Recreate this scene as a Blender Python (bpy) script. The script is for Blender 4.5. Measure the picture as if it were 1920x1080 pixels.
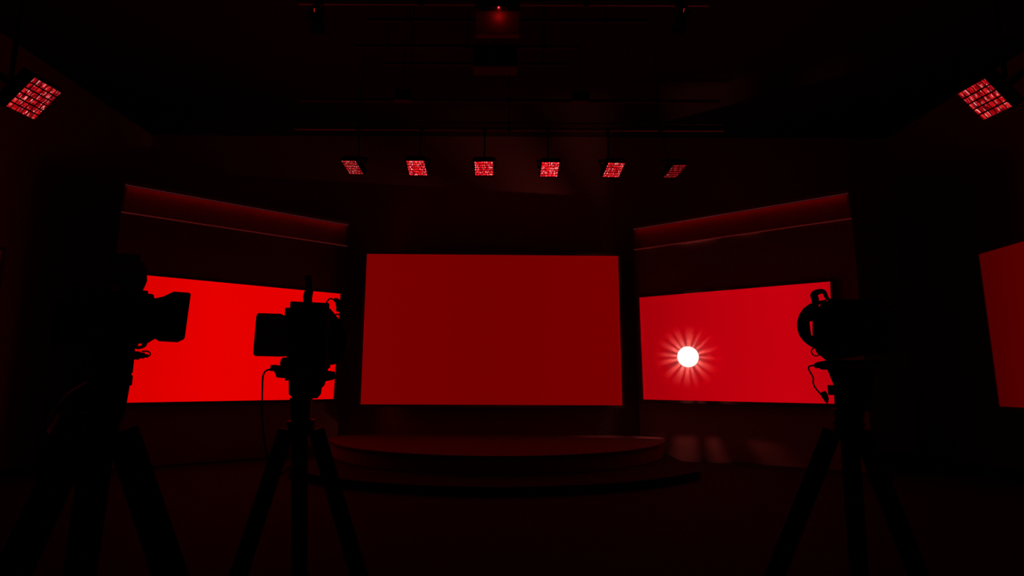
import bpy, bmesh, math, random
from mathutils import Vector, Matrix
PI = math.pi
for o in list(bpy.data.objects): bpy.data.objects.remove(o)
S = bpy.context.scene
COL = S.collection

# ------------------------------------------------------------------ camera
F_PX, PITCH, ROLL, EYE = 1100.0, 0.154, 0.0042, Vector((0, 0, 1.35))
fw = Vector((0, math.cos(PITCH), math.sin(PITCH)))
up0 = Vector((0, -math.sin(PITCH), math.cos(PITCH)))
rt0 = Vector((1, 0, 0))
rt = rt0*math.cos(ROLL) + up0*math.sin(ROLL)
up = up0*math.cos(ROLL) - rt0*math.sin(ROLL)
cd = bpy.data.cameras.new('camera'); cam = bpy.data.objects.new('camera', cd); COL.objects.link(cam)
cd.sensor_width = 36; cd.lens = F_PX/1920*36; cd.clip_start = 0.05; cd.clip_end = 100
m = Matrix((rt, up, -fw)).transposed().to_4x4(); m.translation = EYE
cam.matrix_world = m
S.camera = cam

# ------------------------------------------------------------------ world and colour management
w = bpy.data.worlds.new('world'); S.world = w; w.use_nodes = True
w.node_tree.nodes['Background'].inputs[0].default_value = (0.0, 0, 0, 1)
w.node_tree.nodes['Background'].inputs[1].default_value = 0.0
S.view_settings.view_transform = 'Standard'; S.view_settings.look = 'None'
S.view_settings.exposure = 0; S.view_settings.gamma = 1; S.view_settings.use_curve_mapping = False

def area_light(name, loc, direction, size, size_y, power, color, spread=PI):
    l = bpy.data.lights.new(name, 'AREA'); l.shape = 'RECTANGLE'; l.size = size; l.size_y = size_y
    l.energy = power; l.color = color; l.spread = spread
    o = bpy.data.objects.new(name, l); COL.objects.link(o); o.location = loc
    o.rotation_euler = Vector(direction).to_track_quat('-Z', 'Y').to_euler()
    return o

# ------------------------------------------------------------------ helpers
def ray(x, y): return fw*F_PX + rt*(x-960) + up*(540-y)
def on_depth(x, y, Y):                    # point on the vertical plane Y metres ahead
    d = ray(x, y); return EYE + d*(Y/d.y)
def on_plane(x, y, p, n):                 # point where the sight line meets a wall
    d = ray(x, y); return EYE + d*((Vector(p)-EYE).dot(n)/d.dot(n))

def bm_box(bm, a, b, M=None, bev=0.0):
    r = bmesh.ops.create_cube(bm, size=1)
    a, b = Vector(a), Vector(b); c = (a+b)/2; s = b-a
    for v in r['verts']:
        v.co = Vector((v.co.x*s.x, v.co.y*s.y, v.co.z*s.z)) + c
    vs = r['verts']
    if bev > 0:
        es = list({e for v in vs for e in v.link_edges})
        r2 = bmesh.ops.bevel(bm, geom=es, offset=bev, segments=2, profile=0.6, affect='EDGES')
        vs = list({v for f in r2['faces'] for v in f.verts} | {v for v in vs if v.is_valid})
    if M is not None:
        for v in vs: v.co = M @ v.co
    return vs
def bm_prism(bm, pts, vec):               # planar outline swept along a vector
    vs = [bm.verts.new(p) for p in pts]; n = len(vs)
    ws = [bm.verts.new(Vector(p)+Vector(vec)) for p in pts]
    bm.faces.new(vs); bm.faces.new(ws[::-1])
    for i in range(n): bm.faces.new((vs[i], vs[(i+1) % n], ws[(i+1) % n], ws[i]))
def bm_tube(bm, pts, rad, seg=12, cap=True):
    pts = [Vector(p) for p in pts]
    rads = rad if isinstance(rad, (list, tuple)) else [rad]*len(pts)
    rings = []; ref = None
    for i, p in enumerate(pts):
        t = (pts[min(i+1, len(pts)-1)] - pts[max(i-1, 0)]).normalized()
        if ref is None: ref = t.orthogonal().normalized()
        ref = (ref - t*ref.dot(t)).normalized(); b = t.cross(ref)
        rings.append([bm.verts.new(p + (ref*math.cos(2*PI*k/seg) + b*math.sin(2*PI*k/seg))*rads[i]) for k in range(seg)])
    for a, b in zip(rings, rings[1:]):
        for k in range(seg): bm.faces.new((a[k], a[(k+1) % seg], b[(k+1) % seg], b[k]))
    if cap: bm.faces.new(rings[0][::-1]); bm.faces.new(rings[-1])
def smooth_path(pts, n=6):                # Catmull-Rom through the points
    pts = [Vector(p) for p in pts]; P = [pts[0]*2-pts[1]] + pts + [pts[-1]*2-pts[-2]]; out = []
    for i in range(1, len(P)-2):
        for k in range(n):
            t = k/n; a, b, c, d = P[i-1:i+3]
            out.append(0.5*((2*b) + (c-a)*t + (2*a-5*b+4*c-d)*t*t + (3*b-a-3*c+d)*t**3))
    return out + [pts[-1]]
def world_of(o): return world_of(o.parent) @ o.matrix_basis if o.parent else o.matrix_basis.copy()
def obj(name, bm, mat, parent=None, smooth=False):
    bmesh.ops.recalc_face_normals(bm, faces=bm.faces)
    me = bpy.data.meshes.new(name)
    inv = world_of(parent).inverted() if parent else None
    if inv: bm.transform(inv)
    bm.to_mesh(me); bm.free()
    o = bpy.data.objects.new(name, me); COL.objects.link(o)
    me.materials.append(mat)
    if smooth:
        for p in me.polygons: p.use_smooth = True
        try: me.set_sharp_from_angle(angle=math.radians(38))
        except Exception: pass
    if parent: o.parent = parent
    return o
def thing(name, label, cat, M, group=None):      # M: matrix of the thing's base
    o = bpy.data.objects.new(name, None); COL.objects.link(o); o.empty_display_size = 0.1
    o.matrix_world = M if isinstance(M, Matrix) else Matrix.Translation(M)
    loc, rot, sc = o.matrix_world.decompose()
    o.location = loc; o.rotation_mode = 'QUATERNION'; o.rotation_quaternion = rot
    o.matrix_world = Matrix.Translation(loc) @ rot.to_matrix().to_4x4()
    o['label'] = label; o['category'] = cat
    if group: o['group'] = group
    return o
def tag(o, label, cat, group=None):
    o['label'] = label; o['category'] = cat
    if group: o['group'] = group
    return o
def struct(name, bm, mat):
    o = obj(name, bm, mat); o['kind'] = 'structure'; return o
def copy_tree(o, parent=None):
    c = o.copy(); COL.objects.link(c); c.parent = parent
    for ch in o.children: copy_tree(ch, c)
    return c
B = bmesh.new

# ------------------------------------------------------------------ materials
def mat_base(name, col, rough=0.5, metal=0.0, bump=0.0, scale=40, vary=0.15, spec=0.5):
    m = bpy.data.materials.new(name); m.use_nodes = True; nt = m.node_tree; p = nt.nodes['Principled BSDF']
    tc = nt.nodes.new('ShaderNodeTexCoord'); nz = nt.nodes.new('ShaderNodeTexNoise'); nz.inputs['Scale'].default_value = scale
    nz.inputs['Detail'].default_value = 4
    nt.links.new(tc.outputs['Object'], nz.inputs['Vector'])
    rp = nt.nodes.new('ShaderNodeValToRGB')
    rp.color_ramp.elements[0].color = (*[c*(1-vary) for c in col], 1); rp.color_ramp.elements[1].color = (*[min(1, c*(1+vary)) for c in col], 1)
    nt.links.new(nz.outputs['Fac'], rp.inputs['Fac']); nt.links.new(rp.outputs['Color'], p.inputs['Base Color'])
    p.inputs['Roughness'].default_value = rough; p.inputs['Metallic'].default_value = metal
    p.inputs['Specular IOR Level'].default_value = spec
    if bump:
        b = nt.nodes.new('ShaderNodeBump'); b.inputs['Strength'].default_value = bump; b.inputs['Distance'].default_value = 0.01
        nt.links.new(nz.outputs['Fac'], b.inputs['Height']); nt.links.new(b.outputs['Normal'], p.inputs['Normal'])
    return m
def mat_display(name, stops, axis=0, blue=0.0):       # what the LED wall shows: a red field, stops = (position, red)
    m = bpy.data.materials.new(name); m.use_nodes = True; nt = m.node_tree; nt.nodes.clear()
    out = nt.nodes.new('ShaderNodeOutputMaterial'); em = nt.nodes.new('ShaderNodeEmission')
    tc = nt.nodes.new('ShaderNodeTexCoord'); sp = nt.nodes.new('ShaderNodeSeparateXYZ'); rp = nt.nodes.new('ShaderNodeValToRGB')
    nt.links.new(tc.outputs['Generated'], sp.inputs[0]); nt.links.new(sp.outputs[axis], rp.inputs['Fac'])
    cr = rp.color_ramp
    for i, (t, r) in enumerate(stops):
        e = cr.elements[i] if i < 2 else cr.elements.new(t)
        e.position = t; e.color = (r, 0.0, r*blue, 1)
    nt.links.new(rp.outputs['Color'], em.inputs['Color'])
    nt.links.new(em.outputs[0], out.inputs[0]); return m
def mat_emit(name, col, strength):
    m = bpy.data.materials.new(name); m.use_nodes = True; nt = m.node_tree; nt.nodes.clear()
    out = nt.nodes.new('ShaderNodeOutputMaterial'); em = nt.nodes.new('ShaderNodeEmission')
    em.inputs[0].default_value = (*col, 1); em.inputs[1].default_value = strength
    nt.links.new(em.outputs[0], out.inputs[0]); return m
def mat_lamp_face(name, sc1, sc2, strength, sat, thr):                                  # faceted red lamp cells with white glints
    m = bpy.data.materials.new(name); m.use_nodes = True; nt = m.node_tree; nt.nodes.clear(); N = nt.nodes.new; L = nt.links.new
    out = N('ShaderNodeOutputMaterial'); em = N('ShaderNodeEmission'); tc = N('ShaderNodeTexCoord'); oi = N('ShaderNodeObjectInfo')
    off = N('ShaderNodeVectorMath'); off.operation = 'ADD'; L(tc.outputs['Object'], off.inputs[0])
    sc = N('ShaderNodeVectorMath'); sc.operation = 'SCALE'; sc.inputs[3].default_value = 37.0
    cmb = N('ShaderNodeCombineXYZ'); L(oi.outputs['Random'], cmb.inputs[1]); L(cmb.outputs[0], sc.inputs[0]); L(sc.outputs[0], off.inputs[1])
    def vor(scale, x, z):
        mp = N('ShaderNodeMapping'); mp.inputs['Scale'].default_value = (x, 1, z); L(off.outputs[0], mp.inputs[0])
        v = N('ShaderNodeTexVoronoi'); v.inputs['Scale'].default_value = scale; v.distance = 'CHEBYCHEV'; L(mp.outputs[0], v.inputs['Vector']); return v
    v1 = vor(sc1, 1.3, 0.9); v2 = vor(sc2, 1.6, 0.6)
    s1 = N('ShaderNodeSeparateColor'); L(v1.outputs['Color'], s1.inputs[0])
    s2 = N('ShaderNodeSeparateColor'); L(v2.outputs['Color'], s2.inputs[0])
    r1 = N('ShaderNodeValToRGB'); L(s1.outputs[0], r1.inputs[0])
    r1.color_ramp.elements[0].color = (0.16, 0.0, 0.003, 1); r1.color_ramp.elements[1].color = (0.85, 0.02, 0.02, 1)
    e = r1.color_ramp.elements.new(0.5); e.color = (0.5, 0.001, 0.006, 1)
    r2 = N('ShaderNodeValToRGB'); L(s2.outputs[1], r2.inputs[0]); r2.color_ramp.interpolation = 'LINEAR'
    r2.color_ramp.elements[0].position = thr; r2.color_ramp.elements[0].color = (0, 0, 0, 1)
    r2.color_ramp.elements[1].position = thr+.14; r2.color_ramp.elements[1].color = (0.9, 0.42, 0.42, 1)
    ad = N('ShaderNodeMix'); ad.data_type = 'RGBA'; ad.blend_type = 'ADD'; ad.inputs[0].default_value = 1
    L(r1.outputs[0], ad.inputs[6]); L(r2.outputs[0], ad.inputs[7])
    mu = N('ShaderNodeMix'); mu.data_type = 'RGBA'; mu.blend_type = 'MULTIPLY'; mu.inputs[0].default_value = 1
    L(ad.outputs[2], mu.inputs[6]); L(oi.outputs['Color'], mu.inputs[7])
    L(mu.outputs[2], em.inputs[0]); em.inputs[1].default_value = strength; L(em.outputs[0], out.inputs[0]); return m

M_floor = mat_base('studio_floor_paint', (0.036, 0.033, 0.033), 0.8, bump=0.04, scale=3, vary=0.12, spec=0.02)
M_wall = mat_base('dark_wall_paint', (0.42, 0.38, 0.38), 0.8, bump=0.05, scale=8)
M_back = mat_base('dark_backdrop_paint', (0.62, 0.54, 0.54), 0.85, bump=0.05, scale=6, vary=0.06)
M_ceil = mat_base('black_ceiling_paint', (0.03, 0.028, 0.028), 0.9, scale=5)
M_set = mat_base('set_panel_paint', (0.34, 0.30, 0.30), 0.75, bump=0.03, scale=6, vary=0.05)
M_fascia = mat_base('fascia_paint', (0.55, 0.50, 0.50), 0.6, scale=4, vary=0.05)
M_trim = mat_base('satin_metal_trim', (0.7, 0.66, 0.66), 0.35, metal=0.6, scale=20)
M_stage = mat_base('stage_lacquer', (0.07, 0.062, 0.062), 0.7, scale=2, vary=0.06)
M_stage_side = mat_base('stage_riser_paint', (0.2, 0.18, 0.18), 0.7, scale=4)
M_step = mat_base('black_step_carpet', (0.03, 0.026, 0.026), 0.9, scale=30, spec=0.05)
M_black = mat_base('black_plastic', (0.012, 0.011, 0.011), 0.55, scale=60, spec=0.25)
M_gloss = mat_base('glossy_black_plastic', (0.01, 0.009, 0.009), 0.2, scale=30, spec=0.5)
M_rubber = mat_base('black_rubber', (0.008, 0.008, 0.008), 0.8, scale=80, spec=0.1)
M_metal = mat_base('dark_anodised_metal', (0.02, 0.019, 0.019), 0.4, metal=0.7, scale=50)
M_pipe = mat_base('black_steel_pipe', (0.35, 0.32, 0.32), 0.35, metal=0.6, scale=30)
M_pipe_dull = mat_base('painted_steel_pipe', (0.06, 0.055, 0.055), 0.5, scale=30)
M_bezel = mat_base('screen_bezel', (0.09, 0.085, 0.085), 0.35, scale=20)
M_frame = mat_base('grey_sheet_metal', (0.35, 0.32, 0.32), 0.6, scale=20)
D_left = mat_display('display_bright_red', [(0, 0.70), (0.35, 0.80), (0.8, 0.78), (1, 0.72)])
D_mid = mat_display('display_deep_red', [(0, 0.188), (0.5, 0.168), (1, 0.184)])
D_right = mat_display('display_crimson', [(0, 0.36), (0.45, 0.50), (0.8, 0.56), (1, 0.50)], blue=0.008)
D_side = mat_display('display_dim_red', [(0, 0.105), (0.6, 0.11), (1, 0.065)], axis=1)
D_far = mat_display('display_faint_red', [(0, 0.03), (1, 0.02)], axis=1)

# ------------------------------------------------------------------ the room
XL, XR, YB, YF, ZC = -7.45, 7.75, 11.5, -2.2, 6.3
b = B(); bm_box(b, (XL, YF, -0.1), (XR, YB, 0)); struct('floor', b, M_floor)
b = B(); bm_box(b, (XL, YF, ZC), (XR, YB, ZC+0.1)); struct('ceiling', b, M_ceil)
b = B(); bm_box(b, (XL-0.1, YB, -0.1), (XR+0.1, YB+0.1, ZC+0.1)); struct('wall_back', b, M_back)
b = B(); bm_box(b, (XL-0.1, YF, -0.1), (XL, YB, ZC+0.1)); struct('wall_left', b, M_wall)
b = B(); bm_box(b, (XR, YF, -0.1), (XR+0.1, YB, ZC+0.1)); struct('wall_right', b, M_wall)
b = B(); bm_box(b, (XL-0.1, YF-0.1, -0.1), (XR+0.1, YF, ZC+0.1)); struct('wall_front', b, M_wall)

# ------------------------------------------------------------------ screens
def screen(name, label, TL, TR, BR, BL, disp, bez=0.05, depth=0.09, back=0.2, bracket_to=None, lip=0.012):
    TL, TR, BR, BL = map(Vector, (TL, TR, BR, BL))
    n = (TR-TL).cross(BL-TL).normalized()
    if n.dot(EYE-TL) < 0: n = -n
    base = (BL+BR)/2; base = Vector((base.x, base.y, base.z))
    t = thing(name, label, 'screen', base, 'red studio screens')
    b = B(); bm_prism(b, [p-n*0.02 for p in (TL, TR, BR, BL)], n*0.015); obj('display', b, disp, t)
    c = (TL+TR+BR+BL)/4
    def out(p, d):
        h = (TR-TL).normalized(); v = Vector((0, 0, 1))
        return p + h*d*(1 if (p-c).dot(h) > 0 else -1) + v*d*(1 if p.z > c.z else -1)
    b = B()
    inn = [TL, TR, BR, BL]; ou = [out(p, bez) for p in inn]
    for i in range(4):
        j = (i+1) % 4
        bm_prism(b, [inn[i]+n*lip, inn[j]+n*lip, ou[j]+n*lip, ou[i]+n*lip], -n*depth)
    obj('bezel', b, M_bezel, t)
    b = B(); bm_prism(b, [out(p, bez*0.5)-n*0.025 for p in inn], -n*(back)); obj('cabinet', b, M_black, t)
    if bracket_to is not None:
        m0 = c - n*back; b = B(); bm_box(b, (m0.x-.5, m0.y-.04, m0.z-.3), (m0.x+.5, bracket_to-.001, m0.z+.3)); obj('wall_bracket', b, M_metal, t)
    return t, n

Q = lambda pts, p, n: [on_plane(x, y, p, n) for x, y in pts]
nC = Vector((0.02, -1, 0)).normalized()
pC = Vector((-0.36, 11.02, 2))
C4 = Q([(688, 476), (1159, 480), (1167, 760), (676, 758)], pC, nC)
screen('led_screen', 'large dark red screen in the centre behind the curved stage', *C4, D_mid, back=0.18, bracket_to=YB)

yawL, yawR = 0.655, -0.631
pL = Vector((-4.37*1.05, 9.6*1.05, 2)); nL = Vector((math.sin(yawL), -math.cos(yawL), 0))
pR = Vector((3.534*1.05, 9.6*1.05, 2)); nR = Vector((math.sin(yawR), -math.cos(yawR), 0))
L4 = Q([(250, 514), (638, 551), (625, 748), (237.5, 755)], pL, nL)
R4 = Q([(1199, 558), (1557, 528), (1565, 757), (1207, 749)], pR, nR)
screen('led_screen', 'brightest red screen, on the angled set wall left of centre', *L4, D_left, back=0.1, lip=0.03)
screen('led_screen', 'crimson screen with the white spotlight glaring in front of it', *R4, D_right, back=0.1, lip=0.03)

dS = Vector((0.075, 1, 0)).normalized(); nS = Vector((-dS.y, dS.x, 0)); pS = Vector((7.0, 8.6, 2))
ft = on_plane(1835, 477, pS, nS); fb = on_plane(1874, 762, pS, nS)
nt_ = on_plane(1920, 452.3, pS, nS); nb_ = on_plane(1920, 764.4, pS, nS)
ext = lambda a, b, k: a + (b-a)*k
screen('led_screen', 'dim red screen cut off by the right edge of the picture', ft, ext(ft, nt_, 4.2), ext(fb, nb_, 6.4), fb, D_side, back=0.12)
# its twin on the left side wall: only a sliver of it is in view
nSl = Vector((0.995, 0.0, 0)).normalized(); pSl = Vector((-7.3, 8, 2))
lt = on_plane(4, 470, pSl, nSl); lb = Vector((lt.x, lt.y, 0.98))
screen('led_screen', 'faint dark screen showing only a sliver at the left picture edge', Vector((lt.x, lt.y-3.4, lt.z)), lt, lb, Vector((lt.x, lt.y-3.4, 0.98)), D_far, back=0.1)

# ------------------------------------------------------------------ angled set walls with lit cornice
M_glow_top = mat_emit('top_edge_glint', (1, .2, .25), .036)  # cornice edge highlights put in as dim emission
M_glow_low = mat_emit('low_edge_glint', (1, .07, .07), .055)
def set_wall(side, label, p, n, top, line, outer_x, sgn):
    # p + n: plane of the screen; the panel lies just behind the bezel and runs down to the floor
    off = 0.04
    pw = Vector(p) - n*off
    a0, a1 = [on_plane(x, y, pw, n) for x, y in top]       # cornice top corners, left to right
    l0, l1 = [on_plane(x, y, pw, n) for x, y in line]      # bottom line of the cornice
    h = Vector((n.y, -n.x, 0)).normalized()
    if h.x < 0: h = -h
    e0, e1 = a0.copy(), a1.copy()
    t = thing('set_wall', label, 'set wall', Vector(((e0.x+e1.x)/2, (e0.y+e1.y)/2, 0)) - n*0.1, 'angled set walls')
    # scenery panel with an opening for the screen cabinet
    q = L4 if side == 'left' else R4
    s0 = (q[0]-pw).dot(h), (q[3]-pw).dot(h); s1 = (q[1]-pw).dot(h), (q[2]-pw).dot(h)
    u = lambda v: (v-pw).dot(h)
    P = lambda s, z: Vector((pw.x, pw.y, 0)) + h*s + Vector((0, 0, z))
    O = [P(u(l0), 0), P(u(l1), 0), P(u(l1), l1.z), P(u(l0), l0.z)]
    I = [P(s0[1], q[3].z), P(s1[1], q[2].z), P(s1[0], q[1].z), P(s0[0], q[0].z)]
    b = B()
    for i in range(4):
        j = (i+1) % 4; bm_prism(b, [O[i], O[j], I[j], I[i]], -n*0.06)
    obj('wall_panel', b, M_set, t)
    # the cornice: recessed band, lip above it with an LED strip tucked behind, thin metal line below
    rec = 0.07
    b = B(); bm_prism(b, [a0-n*rec, a1-n*rec, l1-n*rec, l0-n*rec], -n*0.04); obj('fascia', b, M_fascia, t)
    b = B()
    upv = Vector((0, 0, 1))
    bm_prism(b, [a0-n*rec, a1-n*rec, a1-n*rec+upv*0.03, a0-n*rec+upv*0.03], n*(rec+0.03))
    bm_prism(b, [a0+n*0.015-upv*0.035, a1+n*0.015-upv*0.035, a1+n*0.015+upv*0.0, a0+n*0.015+upv*0.0], n*0.015)
    obj('cornice_lip', b, M_set, t)
    b = B()
    bm_prism(b, [l0+n*0.022, l1+n*0.022, l1+n*0.022-upv*0.02, l0+n*0.022-upv*0.02], -n*0.10)
    bm_prism(b, [l0+n*0.018, l1+n*0.018, l1-n*0.04+upv*0.03, l0-n*0.04+upv*0.03], -n*0.02)
    obj('metal_line', b, M_trim, t)
    b = B()
    bm_prism(b, [a0+n*0.012-upv*0.012, a1+n*0.012-upv*0.012, a1+n*0.012, a0+n*0.012], -n*0.012)
    obj('led_strip', b, mat_emit('led_strip_'+side, (1, 0.0, 0.0), 0.85), t)
    b = B(); bm_prism(b, [a0+n*0.03-upv*0.035, a1+n*0.03-upv*0.035, a1+n*0.03-upv*0.022, a0+n*0.03-upv*0.022], n*0.004); obj('edge_glint', b, M_glow_top, t)  # highlight along the lip edge, added as a glow
    b = B(); bm_prism(b, [l0+n*0.022-upv*0.02, l1+n*0.022-upv*0.02, l1+n*0.022, l0+n*0.022], n*0.004); obj('edge_glint', b, M_glow_low, t)  # catch-light on the ledge, added as a glowing strip
    b = B()
    for e in (a0, a1):
        k = h*(0.03 if (e-a0).length < .01 else -0.03)
        lz = l0 if (e-a0).length < .01 else l1
        bm_prism(b, [e, e+k, lz+k, lz], -n*0.10)
    obj('end_cap', b, M_set, t)
    # back frame that carries it down to the floor
    b = B()
    for k in (0.08, 0.5, 0.92):
        q0 = a0.lerp(a1, k) - n*0.2
        bm_box(b, (q0.x-0.04, q0.y-0.04, 0), (q0.x+0.04, q0.y+0.04, q0.z-0.05))
    obj('back_brace', b, M_black, t)
    return t
set_wall('left', 'tall angled set wall left of the centre screen, topped by a glowing cornice', pL, nL, [(235, 344), (653, 420)], [(227, 397), (650, 461)], 0, -1)
set_wall('right', 'tall angled set wall right of the centre screen, topped by a glowing cornice', pR, nR, [(1188, 428), (1590, 360)], [(1190, 468), (1597, 409)], 0, 1)

# ------------------------------------------------------------------ stage
ZS = 0.35
def arc_stage(r, z0, z1, cx, cy, bulge=1.0, n=96, xmax=2.86):
    pts = []
    for k in range(n+1):
        dl = math.asin(.3/r); a = PI + dl + (PI-2*dl)*k/n
        x = max(-xmax, min(xmax, r*math.cos(a))); pts.append(Vector((cx + x, cy + r*math.sin(a)*bulge, z0)))
    pts += [Vector((cx+2.3, cy, z0)), Vector((cx-2.45, cy, z0))]
    b = B(); bm_prism(b, pts, (0, 0, z1-z0)); return b
t = thing('stage', 'low round-fronted stage platform in front of the centre screen', 'stage', Vector((-0.23, 10.9, 0)))
CX, CY, RS = -0.23, 10.88, 2.92
obj('riser', arc_stage(RS-0.04, .11, ZS-0.03, CX, CY), M_stage_side, t)
obj('lower_step', arc_stage(RS+.86, 0, .11, CX, CY), M_step, t)
obj('stage_deck', arc_stage(RS, ZS-0.03, ZS, CX, CY), M_stage, t)

# ------------------------------------------------------------------ louvred lamps
def rodrigues(v):
    v = Vector(v); return Matrix.Rotation(v.length, 4, v.normalized())
LS = 0.30
def make_lamp(ncx, ncz, face, bar=.003):
    t = thing('louvred_lamp', 'x', 'studio lamp', Matrix.Identity(4))
    h = LS/2
    b = B(); bm_box(b, (-h+.004, 0.006, -h+.004), (h-.004, 0.012, h-.004)); obj('lamp_cells', b, face, t)
    b = B()
    for s in (-1, 1):
        bm_box(b, (min(s*h, s*(h+.012)), -.006, -h-.012), (max(s*h, s*(h+.012)), .1, h+.012))
        bm_box(b, (-h, -.006, min(s*h, s*(h+.012))), (h, .1, max(s*h, s*(h+.012))))
    bm_box(b, (-h, .02, -h), (h, .1, h)); bm_box(b, (-h*.6, .1, -h*.6), (h*.6, .16, h*.6), bev=.01)
    obj('housing', b, M_black, t)
    b = B()
    for i in range(1, ncx): x = -h+LS*i/ncx; bm_box(b, (x-.0013, 0, -h), (x+.0013, .0065, h))
    for i in range(1, ncz): z = -h+LS*i/ncz; bm_box(b, (-h, -.003, z-bar), (h, .0065, z+bar))
    obj('louvre', b, M_black, t)
    b = B()
    for s in (-1, 1): bm_box(b, (s*(h+.035)-.006, .03, -.02), (s*(h+.035)+.006, .24, .02))
    bm_box(b, (-h-.041, .23, -.02), (h+.041, .245, .02))
    for s in (-1, 1): bm_tube(b, [(s*(h+.01), .05, 0), (s*(h+.055), .05, 0)], .014, 10)
    obj('yoke', b, M_metal, t)
    return t
lamp0 = make_lamp(8, 6, mat_lamp_face('small_lamp_cells', 40, 62, 1.6, 1.1, .85))
lamp1 = make_lamp(6, 6, mat_lamp_face('large_lamp_cells', 26, 60, 1.05, .9, .86), .005)
lamp2 = make_lamp(6, 5, mat_lamp_face('broad_lamp_cells', 26, 60, 1.05, .9, .86), .0055)
PIPE_Y = 9.35; PIPE_Z = on_depth(950, 243, PIPE_Y).z
row = [((-3.02, 10.59, 3.93), (1.061, -.087, -.448), .50, 'leftmost lamp of the ceiling row, dim red with one white glint'),
       ((-1.76, 10.31, 3.82), (1.01, -.016, -.115), .95, 'second lamp from the left in the ceiling row, bright red grid'),
       ((-.53, 10.43, 3.86), (1.065, -.004, .013), 1.0, 'third lamp from the left in the ceiling row, nearly square on'),
       ((.71, 10.68, 3.94), (.986, .022, .13), 1.15, 'fourth lamp from the left in the ceiling row, brightest of the six'),
       ((1.87, 10.37, 3.82), (1.029, .063, .311), .85, 'fifth lamp from the left in the ceiling row, skewed red grid'),
       ((2.93, 10.12, 3.71), (1.157, .108, .551), .30, 'rightmost lamp of the ceiling row, darkest and most slanted'),
       ((-4.27*.985, 4.92*.985, 2.45*.985), (.592, .507, 1.594), .72, 'large near louvred lamp high at the left picture edge'),
       ((4.33*.985, 5.06*.985, 2.55*.985), (1.54, .68, -.672), .72, 'large near louvred lamp high at the right picture edge')]
lamp_tops = []
for i, (p, rv, br, lab) in enumerate(row):
    o = (lamp0, None, None, None, None, None, lamp1, lamp2)[i] or copy_tree(lamp0)
    o.location = EYE + Vector(p)*(LS/0.34)
    q = rodrigues(rv).to_quaternion(); o.rotation_mode = 'QUATERNION'; o.rotation_quaternion = q
    if i == 7: q = q @ Matrix.Rotation(PI/2, 4, 'Y').to_quaternion(); o.rotation_quaternion = q
    o['label'] = lab; o['group'] = 'louvred lamps in the row over the stage' if i < 6 else 'large louvred side lamps'
    for ch in o.children:
        if ch.name.startswith('lamp_cells'): ch.color = (br, br, br, 1)
    R = q.to_matrix(); n = R @ Vector((0, -1, 0))
    back = o.location - n*0.24
    lamp_tops.append((o, back))
    area_light('lamp_glow', o.location + n*0.06, n, .26, .26, (1.5 if i < 6 else 0.7)*br, (1, 0.02, 0.02), spread=math.radians(110))

# drop poles for every lamp: part of the lamp
for i, (o, back) in enumerate(lamp_tops):
    topz = PIPE_Z if i < 6 else ZC
    M = Matrix.Translation(o.location) @ o.rotation_quaternion.to_matrix().to_4x4()
    b = B()
    if i < 6:
        tgt = Vector((back.x, PIPE_Y, PIPE_Z - 0.03))
        bm_tube(b, smooth_path([back, back.lerp(tgt, .5) + Vector((0, 0, .03)), tgt], 4), .012, 8)
        bm_tube(b, [(back.x-.03, PIPE_Y, PIPE_Z), (back.x+.03, PIPE_Y, PIPE_Z)], .042, 12)
    else:
        bm_tube(b, [back, (back.x, back.y, ZC)], .018, 10)
        bm_tube(b, [(back.x, back.y, ZC-.02), (back.x, back.y, ZC)], .07, 14)
    b.transform(M.inverted())
    me = bpy.data.meshes.new('drop_pole'); bmesh.ops.recalc_face_normals(b, faces=b.faces); b.to_mesh(me); b.free(); me.materials.append(M_metal)
    d = bpy.data.objects.new('drop_pole', me); COL.objects.link(d); d.parent = o

# ------------------------------------------------------------------ lighting grid under the ceiling
def pipe(label, x0, x1, Y, z, r=.026, hang=(.15, .5, .85), mat=M_pipe_dull):
    t = thing('lighting_pipe', label, 'pipe', Vector(((x0+x1)/2, Y, z)), 'lighting pipes under the ceiling')
    b = B(); bm_tube(b, [(x0, Y, z), (x1, Y, z)], r, 14); obj('tube', b, mat, t, True)
    for k in hang:
        x = x0+(x1-x0)*k
        b = B(); bm_tube(b, [(x, Y, z), (x, Y, ZC)], .008, 8); bm_tube(b, [(x-.025, Y, z), (x+.025, Y, z)], r+.01, 12)
        obj('hanger_rod', b, M_metal, t)
def pspan(xa, xb, y, Y): a = on_depth(xa, y, Y); c = on_depth(xb, y, Y); return a.x, c.x, (a.z+c.z)/2
x0, x1, _ = pspan(552, 1357, 243, PIPE_Y); pipe('long pipe carrying the row of six lamps', x0, x1, PIPE_Y, PIPE_Z, mat=M_pipe)
pipe('thin pipe just above the one that carries six lamps', x0, x1, PIPE_Y+.02, PIPE_Z+.12, r=.016)
x0, x1, z = pspan(560, 1350, 189, 8.2); pipe('pipe second from the back, with two small hanging boxes', x0, x1, 8.2, z)
UY = 4.9; x0, x1, UZ = pspan(560, 1330, 5, UY); pipe('nearest pipe, at the top picture edge', x0, x1, UY, UZ, hang=(.3, .7), mat=M_pipe)
x0, x1, z = pspan(690, 1215, 38, 5.6); pipe('pipe right behind the lit hanging panel', x0, x1, 5.6, z, r=.02)
x0, x1, z = pspan(665, 1085, 87, 6.4); pipe('faint pipe third from the front', x0, x1, 6.4, z, r=.02)
x0, x1, z = pspan(720, 1070, 120, 7.0); pipe('faint pipe fourth from the front', x0, x1, 7.0, z, r=.02)

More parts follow.
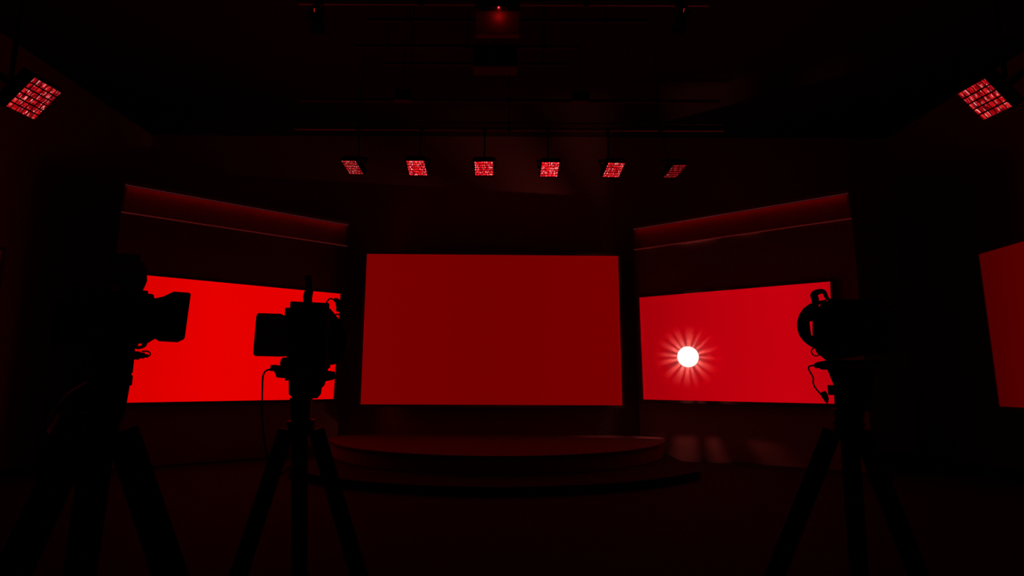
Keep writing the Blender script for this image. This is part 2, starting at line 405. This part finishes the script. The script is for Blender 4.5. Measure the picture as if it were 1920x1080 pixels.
# hanging framed panel with the small lamp over it
PY = 4.7
def PP(x, y, dy=0): return on_depth(x, y, PY) + Vector((0, dy, 0))
tl, tr, br, bl = PP(889, -22), PP(977, -22), PP(974, 68), PP(892, 68)
t = thing('hanging_panel', 'framed rectangular panel hanging from the ceiling, lit by a small red lamp', 'panel', (bl+br)/2)
b = B(); bm_prism(b, [tl, tr, br, bl], (0, .03, 0)); obj('face', b, M_frame, t)
b = B()
cn = (tl+tr+br+bl)/4
inn = [p.lerp(cn, .06) for p in (tl, tr, br, bl)]; ou = [tl, tr, br, bl]
for i in range(4):
    j = (i+1) % 4; bm_prism(b, [ou[i], ou[j], inn[j], inn[i]], (0, -.03, 0))
obj('rim', b, M_frame, t)
b = B()
for q in (tl, tr):
    k = Vector((.03 if q is tl else -.03, .015, 0)); bm_tube(b, [q+k, (q.x+k.x, q.y+k.y, ZC)], .008, 8)
obj('hanger_rod', b, M_metal, t)
a = on_depth(896, -24, PY-.11); c = on_depth(974, 11.5, PY-.11); c.y = PY-.035
t = thing('small_lamp', 'small black box lamp glowing red over the framed hanging panel', 'lamp', Vector(((a.x+c.x)/2, (a.y+c.y)/2, c.z)))
b = B(); bm_box(b, (a.x, a.y, c.z), (c.x, c.y, a.z), bev=.01); obj('housing', b, M_black, t)
g = on_depth(935, 13, PY-.095)
b = B(); bmesh.ops.create_uvsphere(b, u_segments=16, v_segments=8, radius=.009, matrix=Matrix.Translation((g.x, g.y, c.z-.002))); obj('bulb', b, mat_emit('red_bulb', (1, .03, .03), 3.0), t)
b = B(); bm_tube(b, [((a.x+c.x)/2, (a.y+c.y)/2, a.z-.01), ((a.x+c.x)/2, (a.y+c.y)/2, ZC)], .014, 8); obj('drop_pole', b, M_metal, t)
l = bpy.data.lights.new('small_lamp_light', 'POINT'); l.energy = .05; l.color = (1, .01, .01); l.shadow_soft_size = .008
lo = bpy.data.objects.new('small_lamp_light', l); COL.objects.link(lo); lo.location = (g.x, PY-.05, c.z-.02)

def hang_box(label, x0, y0, x1, y1, Y, dz=.2, pipe_z=None):
    a = on_depth(x0, y1, Y); c = on_depth(x1, y0, Y)
    t = thing('control_box', label, 'box', Vector(((a.x+c.x)/2, Y, a.z)))
    b = B(); bm_box(b, (a.x, Y, a.z), (c.x, Y+dz, c.z), bev=.012); obj('casing', b, M_frame2, t)
    b = B()
    for k in (-1, 1):
        b = B(); x = (a.x+c.x)/2+k*(c.x-a.x)*.3; bm_box(b, (x-.02, Y-.006, a.z+.03), (x+.02, Y+.004, c.z-.03))
        obj('vent_plate', b, M_black, t)
    b = B(); bm_tube(b, [((a.x+c.x)/2, Y+dz/2, c.z-.01), ((a.x+c.x)/2, Y+dz/2, ZC)], .01, 8); obj('drop_pole', b, M_metal, t)
M_frame2 = mat_base('dark_sheet_metal', (0.05, 0.045, 0.045), 0.6, scale=20)
hang_box('dark box hanging behind the lit framed panel', 886, 86, 970, 124, 5.9)
hang_box('small dark box over the pipe, left of the middle', 738, 166, 772, 187, 8.0, .12)
hang_box('small dark box over the pipe, right of the middle', 1072, 170, 1106, 189, 8.0, .12)

# two can spotlights on the nearest pipe
def can_light(label, cx, tilt):
    p = on_depth(cx, 34, UY-.05); 
    t = thing('can_spotlight', label, 'spotlight', Vector((p.x, p.y, p.z)), 'can spotlights on the nearest pipe')
    ax = Vector((tilt, -.12, -1)).normalized(); s = ax.cross(Vector((0, 1, 0))).normalized()
    b = B(); bm_tube(b, [p-ax*.13, p-ax*.11, p-ax*.02, p+ax*.08, p+ax*.085], [.03, .048, .055, .055, .058], 20); obj('can', b, M_gloss, t, True)
    b = B(); bm_tube(b, [p+ax*.08, p+ax*.115], [.058, .07], 20, cap=False); obj('hood', b, M_frame2, t, True)
    b = B(); bm_tube(b, [p+ax*.084, p+ax*.088], .046, 20); obj('lens', b, M_gloss, t)
    sd = Vector((1, 0, 0)) if tilt > 0 else Vector((-1, 0, 0))
    b = B(); q = p-ax*.045-Vector((0, .058, 0)); bm_tube(b, [q-ax*.018, q+ax*.018], .0035, 8); obj('glowing_glint', b, mat_emit('red_glint_glow', (1, .02, .02), .45), t)  # red glint on the can, put in as a small glowing rod
    b = B(); py = UY
    bm_tube(b, smooth_path([p+s*.065, p+s*.07-ax*.08, Vector((p.x, py, UZ-.02))+s*.02, Vector((p.x, py, UZ))], 5), .008, 8)
    bm_tube(b, smooth_path([p-s*.065, p-s*.07-ax*.08, Vector((p.x, py, UZ-.02))-s*.02, Vector((p.x, py, UZ))], 5), .008, 8)
    bm_tube(b, [(p.x-.03, py, UZ), (p.x+.03, py, UZ)], .038, 12); obj('yoke', b, M_metal, t)
can_light('black can spotlight with red glint hanging at top left of centre', 594, .18)
can_light('black can spotlight with red glint hanging at top right of centre', 1277, -.25)

# ------------------------------------------------------------------ the glaring round spotlight in front of the crimson screen
pS_ = on_plane(1290, 669, pR + nR*.16, nR)
view = (EYE-pS_).normalized()
t = thing('spotlight', 'round white spotlight glaring into the lens in front of the crimson screen', 'spotlight', pS_)
RL = .178
b = B(); bmesh.ops.create_uvsphere(b, u_segments=40, v_segments=20, radius=RL)
for v in b.verts: v.co.z = v.co.z*.28 if v.co.z > 0 else v.co.z*.02
b.transform(Matrix.Translation(pS_) @ view.to_track_quat('Z', 'Y').to_matrix().to_4x4())
obj('lens', b, mat_emit('spotlight_lens', (1, .55, .47), 3.8), t, True)
rnd = random.Random(5)
Mv = Matrix.Translation(pS_ - view*.035) @ view.to_track_quat('Z', 'Y').to_matrix().to_4x4()
b = B(); bm_tube(b, [Mv @ Vector((0, 0, -.035)), Mv @ Vector((0, 0, -.03))], RL*.93, 40); obj('back_plate', b, M_black, t)
b = B(); nsl = 16  # unseen blades added to break the light into flare rays
for k in range(nsl):
    a0_ = 2*PI*k/nsl + .1 + rnd.uniform(-.05, .05); wd = rnd.uniform(.05, .15)
    ps = [Vector((RL*.9*math.cos(a), RL*.9*math.sin(a), -.032)) for a in (a0_-wd/1, a0_, a0_+wd/1)]
    pi_ = [Vector((RL*.8*math.cos(a), RL*.8*math.sin(a), -.032)) for a in (a0_+wd/1, a0_, a0_-wd/1)]
    bm_prism(b, [Mv @ v for v in ps+pi_], view*.066)
obj('ray_blades', b, M_black, t)
b = B(); bm_tube(b, [pS_-view*.06, pS_-nR*.175], .02, 12); obj('mount', b, M_metal, t)
l = bpy.data.lights.new('flare_ray_light', 'POINT'); l.energy = 125; l.color = (1, .135, .105); l.shadow_soft_size = .012  # hidden light added behind the lens to throw the flare rays
lo = bpy.data.objects.new('flare_ray_light', l); COL.objects.link(lo); lo.location = pS_-view*.035

# haze ball added to imitate the glare around the spotlight
hz = bpy.data.materials.new('halo'); hz.use_nodes = True; nt = hz.node_tree; nt.nodes.clear(); N = nt.nodes.new
out = N('ShaderNodeOutputMaterial'); vs = N('ShaderNodeVolumeScatter'); tc = N('ShaderNodeTexCoord'); ln = N('ShaderNodeVectorMath'); ln.operation = 'LENGTH'
mr = N('ShaderNodeMapRange'); mr.inputs[1].default_value = .12; mr.inputs[2].default_value = .60; mr.inputs[3].default_value = 1.0; mr.inputs[4].default_value = 0.0
nt.links.new(tc.outputs['Object'], ln.inputs[0]); nt.links.new(ln.outputs['Value'], mr.inputs[0]); pw = N('ShaderNodeMath'); pw.operation = 'POWER'; pw.inputs[1].default_value = 2.2; ml = N('ShaderNodeMath'); ml.operation = 'MULTIPLY'; ml.inputs[1].default_value = 2.3
nt.links.new(mr.outputs[0], pw.inputs[0]); nt.links.new(pw.outputs[0], ml.inputs[0]); nt.links.new(ml.outputs[0], vs.inputs['Density'])
vs.inputs['Color'].default_value = (1, 1, 1, 1); nt.links.new(vs.outputs[0], out.inputs['Volume'])
b = B(); bmesh.ops.create_icosphere(b, subdivisions=4, radius=.62)
ho = obj('halo', b, hz); ho.location = pS_
tag(ho, 'added glare haze around the round white spotlight', 'halo'); ho['kind'] = 'stuff'

# ------------------------------------------------------------------ studio cameras on tripods
class Rig:
    """a plane that faces the viewer at distance D; px gives points on it, dy steps away from the viewer"""
    def __init__(s, ax, ay, D):
        d = ray(ax, ay); hz = Vector((d.x, d.y, 0)).normalized()
        s.n = hz; s.h = Vector((hz.y, -hz.x, 0)); s.p = EYE + hz*D; s.D = D
        s.k = D/F_PX
    def at(s, x, y, dy=0):
        return on_plane(x, y, s.p, s.n) + s.n*dy
    def poly(s, b, pts, y0, y1):
        bm_prism(b, [s.at(x, y, y0) for x, y in pts], s.n*(y1-y0))
    def box(s, b, x0, y0, x1, y1, d0, d1, bev=.004):
        a = s.at(x0, y1); c = s.at(x1, y0); a2 = s.at(x0, y0); c2 = s.at(x1, y1)
        left = ((a+a2)/2); right = ((c+c2)/2)
        u0 = (left-s.p).dot(s.h); u1 = (right-s.p).dot(s.h); z0 = (a.z+c2.z)/2; z1 = (a2.z+c.z)/2
        M = Matrix((s.h, s.n, Vector((0, 0, 1)))).transposed().to_4x4(); M.translation = Vector((s.p.x, s.p.y, 0))
        bm_box(b, (u0, d0, z0), (u1, d1, z1), M, bev)
    def tube(s, b, pts, r, seg=12, sm=0):
        P = [s.at(p[0], p[1], p[2] if len(p) > 2 else 0) for p in pts]
        if sm:
            if isinstance(r, (list, tuple)):
                r = [r[i]+(r[min(i+1, len(r)-1)]-r[i])*q/sm for i in range(len(r)-1) for q in range(sm)] + [r[-1]]
            P = smooth_path(P, sm)
        bm_tube(b, P, [q*s.k for q in r] if isinstance(r, (list, tuple)) else r*s.k, seg)

def tripod(R, label, apex, legs, neck, lw=.058, group='camera tripods'):
    """legs: list of (x at the hip, x at the foot of the picture, depth of the foot)"""
    A = R.at(*apex)
    t = thing('tripod', label, 'tripod', Vector((A.x, A.y, 0)), group)
    b = B(); R.tube(b, [(apex[0], apex[1]-2), (apex[0], apex[1]+26)], [24, 20], 20); obj('hub', b, M_metal, t, True)
    b = B(); R.tube(b, [(apex[0], neck[1]), (apex[0], apex[1])], [neck[0], neck[0]*.85], 20); obj('bowl', b, M_metal, t, True)
    for hx, fx, fd in legs:
        top = R.at(hx, apex[1]+14); mid = R.at(fx, 1080)
        k = top.z/(top.z-mid.z); foot = top.lerp(mid, k); foot.z = .02
        foot += R.n*fd
        top = top + R.n*(.03*(1 if fd > 0 else -1))
        d = (foot-top); s = d.cross(R.n).normalized()
        if s.length < .5: s = R.h
        b = B()
        dn = d.normalized(); kk = dn.cross(s).normalized()
        e1 = top.lerp(foot, .62)
        for y0_, y1_, w0, w1, th in ((top, e1, lw*.46, lw*.5, .034), (top.lerp(foot, .58), foot+Vector((0, 0, .01)), lw*.36, lw*.3, .022)):
            A_, B_ = y0_-kk*th/2, y1_-kk*th/2
            bm_prism(b, [A_-s*w0*.7, A_-s*w0, B_-s*w1, B_+s*w1, A_+s*w0, A_+s*w0*.7], kk*th)
        leg = obj('leg', b, M_metal, t, True)
        b = B(); bm_tube(b, [top.lerp(foot, .49), top.lerp(foot, .56)], .036, 14); obj('clamp', b, M_black, leg, True)
        b = B(); bm_tube(b, [(foot.x, foot.y, 0), (foot.x, foot.y, .035)], [.03, .018], 14); obj('rubber_foot', b, M_rubber, leg, True)
    # spreader
    b = B()
    for hx, fx, fd in legs:
        top = R.at(hx, apex[1]+14); mid = R.at(fx, 1080); k = top.z/(top.z-mid.z); foot = top.lerp(mid, k); foot.z = .02; foot += R.n*fd
        bm_tube(b, [(A.x, A.y, .3), top.lerp(foot, .72)], .009, 8)
    obj('spreader', b, M_black, t)
    return t

def add(R, t, name, mat, *ops, smooth=False, parent=None):
    b = B()
    for kind, *a in ops: getattr(R, kind)(b, *a)
    return obj(name, b, mat, parent or t, smooth)

# ---- camera left: seen from the side, lens hood pointing right
R1 = Rig(200, 640, 1.95)
tripod(R1, 'near black tripod at far left, its legs widest apart', (195, 792),
       [(150, 22, -.12), (188, 150, .45), (228, 318, -.12)], (30, 770), lw=.082)
t = thing('studio_camera', 'black studio camera at far left, flared lens hood against the bright screen', 'video camera', R1.at(195, 770), 'studio cameras')
add(R1, t, 'body', M_black, ('box', 128, 548, 262, 652, -.07, .07, .008), ('poly', [(200, 552), (262, 545), (268, 549), (272, 549), (277, 556), (262, 640), (200, 640)], -.05, .05))
add(R1, t, 'viewfinder', M_gloss, ('box', 198, 482, 262, 540, -.06, .05, .006), ('poly', [(258, 478), (273, 512), (274, 531), (268, 545), (256, 545)], -.05, .05))
add(R1, t, 'viewfinder_arm', M_metal, ('box', 226, 536, 252, 556, -.02, .02, .003), ('box', 262, 546, 277, 556, -.02, .02, .003), ('box', 272, 552, 286, 562, -.02, .02, .003))
lb_ = add(R1, t, 'lens', M_black, ('poly', [(255, 553), (287, 557), (285, 566), (276, 622), (272, 634), (255, 636)], -.05, .05), ('tube', [(258, 598), (284, 594), (290, 594)], [44, 36, 30], 28), smooth=True)
# flared rectangular hood
b = B()
hp = [(283, 566), (303, 561), (321, 552.3), (349, 554.5), (352, 557), (341, 636), (338, 639.5), (302, 637.5), (276, 621)]
R1.poly(b, hp, -.075, .075)
obj('lens_hood', b, M_black, t)
add(R1, t, 'zoom_lever', M_metal, ('tube', [(268, 628), (273, 634), (272, 646), (264, 651), (256, 651), (257, 643), (266, 640), (270, 630)], 2.6, 8, 4))
add(R1, t, 'mount_plate', M_metal, ('box', 150, 650, 252, 657, -.06, .06, .002), ('box', 165, 655, 250, 700, -.05, .05, .004))
add(R1, t, 'connector', M_rubber, ('box', 248, 659, 262, 674, -.015, .015, .002), ('box', 260, 661, 271, 672, -.012, .012, .002), ('box', 270, 664, 278, 670.5, -.008, .008, .001),)
add(R1, t, 'cable', M_rubber, ('tube', [(276, 668), (280, 667), (281.5, 663.5), (278.5, 659.5), (272, 658.5), (265, 659)], 1.1, 8, 5))
add(R1, t, 'pan_head', M_metal, ('poly', [(168, 698), (246, 698), (240, 735), (234, 770), (160, 770), (160, 735)], -.05, .05))
add(R1, t, 'knob', M_rubber, ('box', 228, 703, 248, 723, -.02, .02, .004))
add(R1, t, 'pan_bar', M_metal, ('tube', [(170, 720, .0), (130, 745, -.1), (95, 800, -.25)], 6, 12, 4))
add(R1, t, 'battery', M_black, ('box', 100, 560, 128, 645, -.055, .055, .006))

# ---- camera centre left: seen from behind, monitor to its left
R2 = Rig(572, 640, 2.25)
tripod(R2, 'black tripod standing in front of the bright red left screen', (565, 790),
       [(538, 448, -.1), (562, 560, .5), (592, 672, -.1)], (19, 745))
t = thing('studio_camera', 'black studio camera left of centre with monitor and post on top', 'video camera', R2.at(572, 748), 'studio cameras')
add(R2, t, 'body', M_black, ('box', 541.5, 573.5, 612, 705, -.12, .1, .005), ('box', 534.5, 579, 548, 600, -.04, .02, .003), ('poly', [(538, 600), (560, 600), (560, 700), (545, 700), (538, 672)], -.06, .06))
add(R2, t, 'monitor', M_gloss, ('poly', [(486, 593), (489, 592), (528, 593), (534, 596), (540, 597), (540, 669), (530, 670), (482, 669), (478.5, 666), (479, 655), (484, 597)], -.09, -.06))
add(R2, t, 'monitor_arm', M_metal, ('box', 528, 610, 548, 650, -.06, -.02, .003))
add(R2, t, 'top_post', M_metal, ('tube', [(582, 574), (577.5, 566), (577, 556), (579.5, 545), (579, 530), (578, 517)], [6, 7.5, 8, 7.5, 7, 6.5], 14, 4), ('box', 568, 569, 600, 576, -.02, .02, .002), smooth=True)
add(R2, t, 'top_knob', M_rubber, ('box', 592, 568, 596, 576, -.01, .01, .001), ('box', 597, 569, 601, 577, -.01, .01, .001))
add(R2, t, 'lens', M_black, ('poly', [(605, 572), (614, 576), (622, 584), (630, 594), (640, 606), (645, 625), (645, 645), (640, 668), (630, 682), (616, 684), (605, 684)], -.03, .12))
add(R2, t, 'lens_hood', M_rubber, ('tube', [(618, 634, .1), (619, 634, .2)], [36, 41], 32), smooth=True)
add(R2, t, 'grip_handle', M_rubber, ('tube', [(612, 574), (613, 566), (619, 560), (628, 563), (636, 568)], 1.4, 8, 5), ('tube', [(626, 562), (632, 564), (636, 573), (634, 584)], [3, 5, 6, 4], 10, 4), ('tube', [(626, 592), (632, 589), (636, 590)], 1.3, 8, 3))
add(R2, t, 'mount_plate', M_metal, ('box', 530, 672, 618, 690, -.08, .08, .003), ('poly', [(527, 674), (532, 672), (545, 672), (545, 690), (528, 687), (525, 683)], -.02, .02))
add(R2, t, 'connector', M_rubber, ('tube', [(505, 693), (509, 693), (510, 690), (516, 690), (517, 692), (545, 694)], [2, 3.5, 5.5, 6, 7, 7], 12), ('poly', [(516, 700), (518, 694), (540, 692), (542, 713), (535, 714), (534, 709), (519, 708)], -.02, .02), smooth=False)
add(R2, t, 'hand_control', M_rubber, ('poly', [(600, 684), (618, 684), (619, 688), (614, 693), (614, 695), (627, 697), (629, 709), (624, 712), (610, 715), (608, 722), (604, 726), (598, 726)], -.03, .03))
add(R2, t, 'pan_head', M_metal, ('poly', [(542, 700), (606, 700), (603, 725), (601, 738), (594, 746), (550, 746), (542, 738)], -.06, .06))
add(R2, t, 'cable', M_rubber, ('tube', [(507, 692.5), (499, 695), (493.5, 704), (492, 722), (491.5, 750), (492, 790), (500, 850), (520, 890), (552, 870)], 1.45, 8, 6))

# ---- camera right: seen from the side, lens pointing right into the dark
R3 = Rig(1600, 640, 2.2)
tripod(R3, 'black tripod below the right screen edge', (1590, 792),
       [(1562, 1455, -.1), (1592, 1610, .45), (1615, 1722, -.1)], (24, 768))
t = thing('studio_camera', 'black studio camera at right with round wheel and looped handle', 'video camera', R3.at(1590, 770), 'studio cameras')
add(R3, t, 'body', M_black, ('poly', [(1534, 582), (1545, 572), (1562, 566), (1660, 566), (1660, 660), (1548, 675), (1541, 669), (1534, 664), (1530, 655), (1533, 640), (1526, 630), (1526, 596)], -.07, .07))
b = B()
R3.poly(b, [(1530, 568), (1519, 572), (1508, 580), (1500, 592), (1496, 605), (1496, 617), (1500, 630), (1508, 641), (1517, 648), (1527, 653), (1534, 654), (1534, 640), (1520, 629.5), (1516.5, 603), (1526, 585), (1534, 583), (1534, 568)], -.035, .035)
obj('side_wheel', b, M_rubber, t)
add(R3, t, 'wheel_spoke', M_metal, ('box', 1512, 592, 1534, 602, -.01, .01, .002))
add(R3, t, 'wheel_spoke', M_metal, ('box', 1514, 629, 1534, 642, -.01, .01, .002))
add(R3, t, 'top_handle', M_rubber, ('tube', [(1530, 572), (1528, 560), (1526, 553), (1530, 549), (1540, 546), (1546, 549), (1550, 558), (1556, 563), (1566, 564)], [5, 6, 5.5, 5, 4, 3.5, 3, 2.6, 3], 10, 4), ('tube', [(1529, 569), (1540, 567), (1550, 565)], 3.2, 8, 3), smooth=True)
add(R3, t, 'release_hook', M_metal, ('tube', [(1526, 652), (1522, 656), (1522, 662), (1526, 666.5), (1532, 667), (1540, 664)], 1.1, 8, 4))
add(R3, t, 'lens', M_black, ('tube', [(1640, 615), (1672, 615)], [44, 38], 28), smooth=True)
add(R3, t, 'lens_hood', M_gloss, ('poly', [(1655, 598), (1668, 577), (1694, 576), (1700, 655), (1668, 655), (1655, 640)], -.075, .075))
add(R3, t, 'mount_plate', M_metal, ('box', 1548, 676, 1650, 686, -.06, .06, .002))
add(R3, t, 'connector', M_rubber, ('poly', [(1527, 682), (1533, 679), (1556, 675), (1570, 675), (1570, 694), (1540, 693), (1537, 690.5), (1528, 690)], -.02, .02))
add(R3, t, 'pan_head', M_metal, ('poly', [(1550, 688), (1640, 688), (1632, 770), (1570, 770), (1567, 745), (1564, 722)], -.05, .05))
add(R3, t, 'control_box', M_black, ('box', 1552.5, 722, 1572, 740.5, -.02, .02, .002), ('poly', [(1537, 738), (1541, 735), (1547, 733), (1551, 738), (1554, 748), (1552, 757), (1547, 753)], -.015, .015))
add(R3, t, 'cable', M_rubber, ('tube', [(1530, 686), (1522, 685.5), (1516.5, 688), (1517, 694), (1521, 701), (1525, 709), (1525, 719), (1530, 729), (1540, 740)], 1.3, 8, 5))
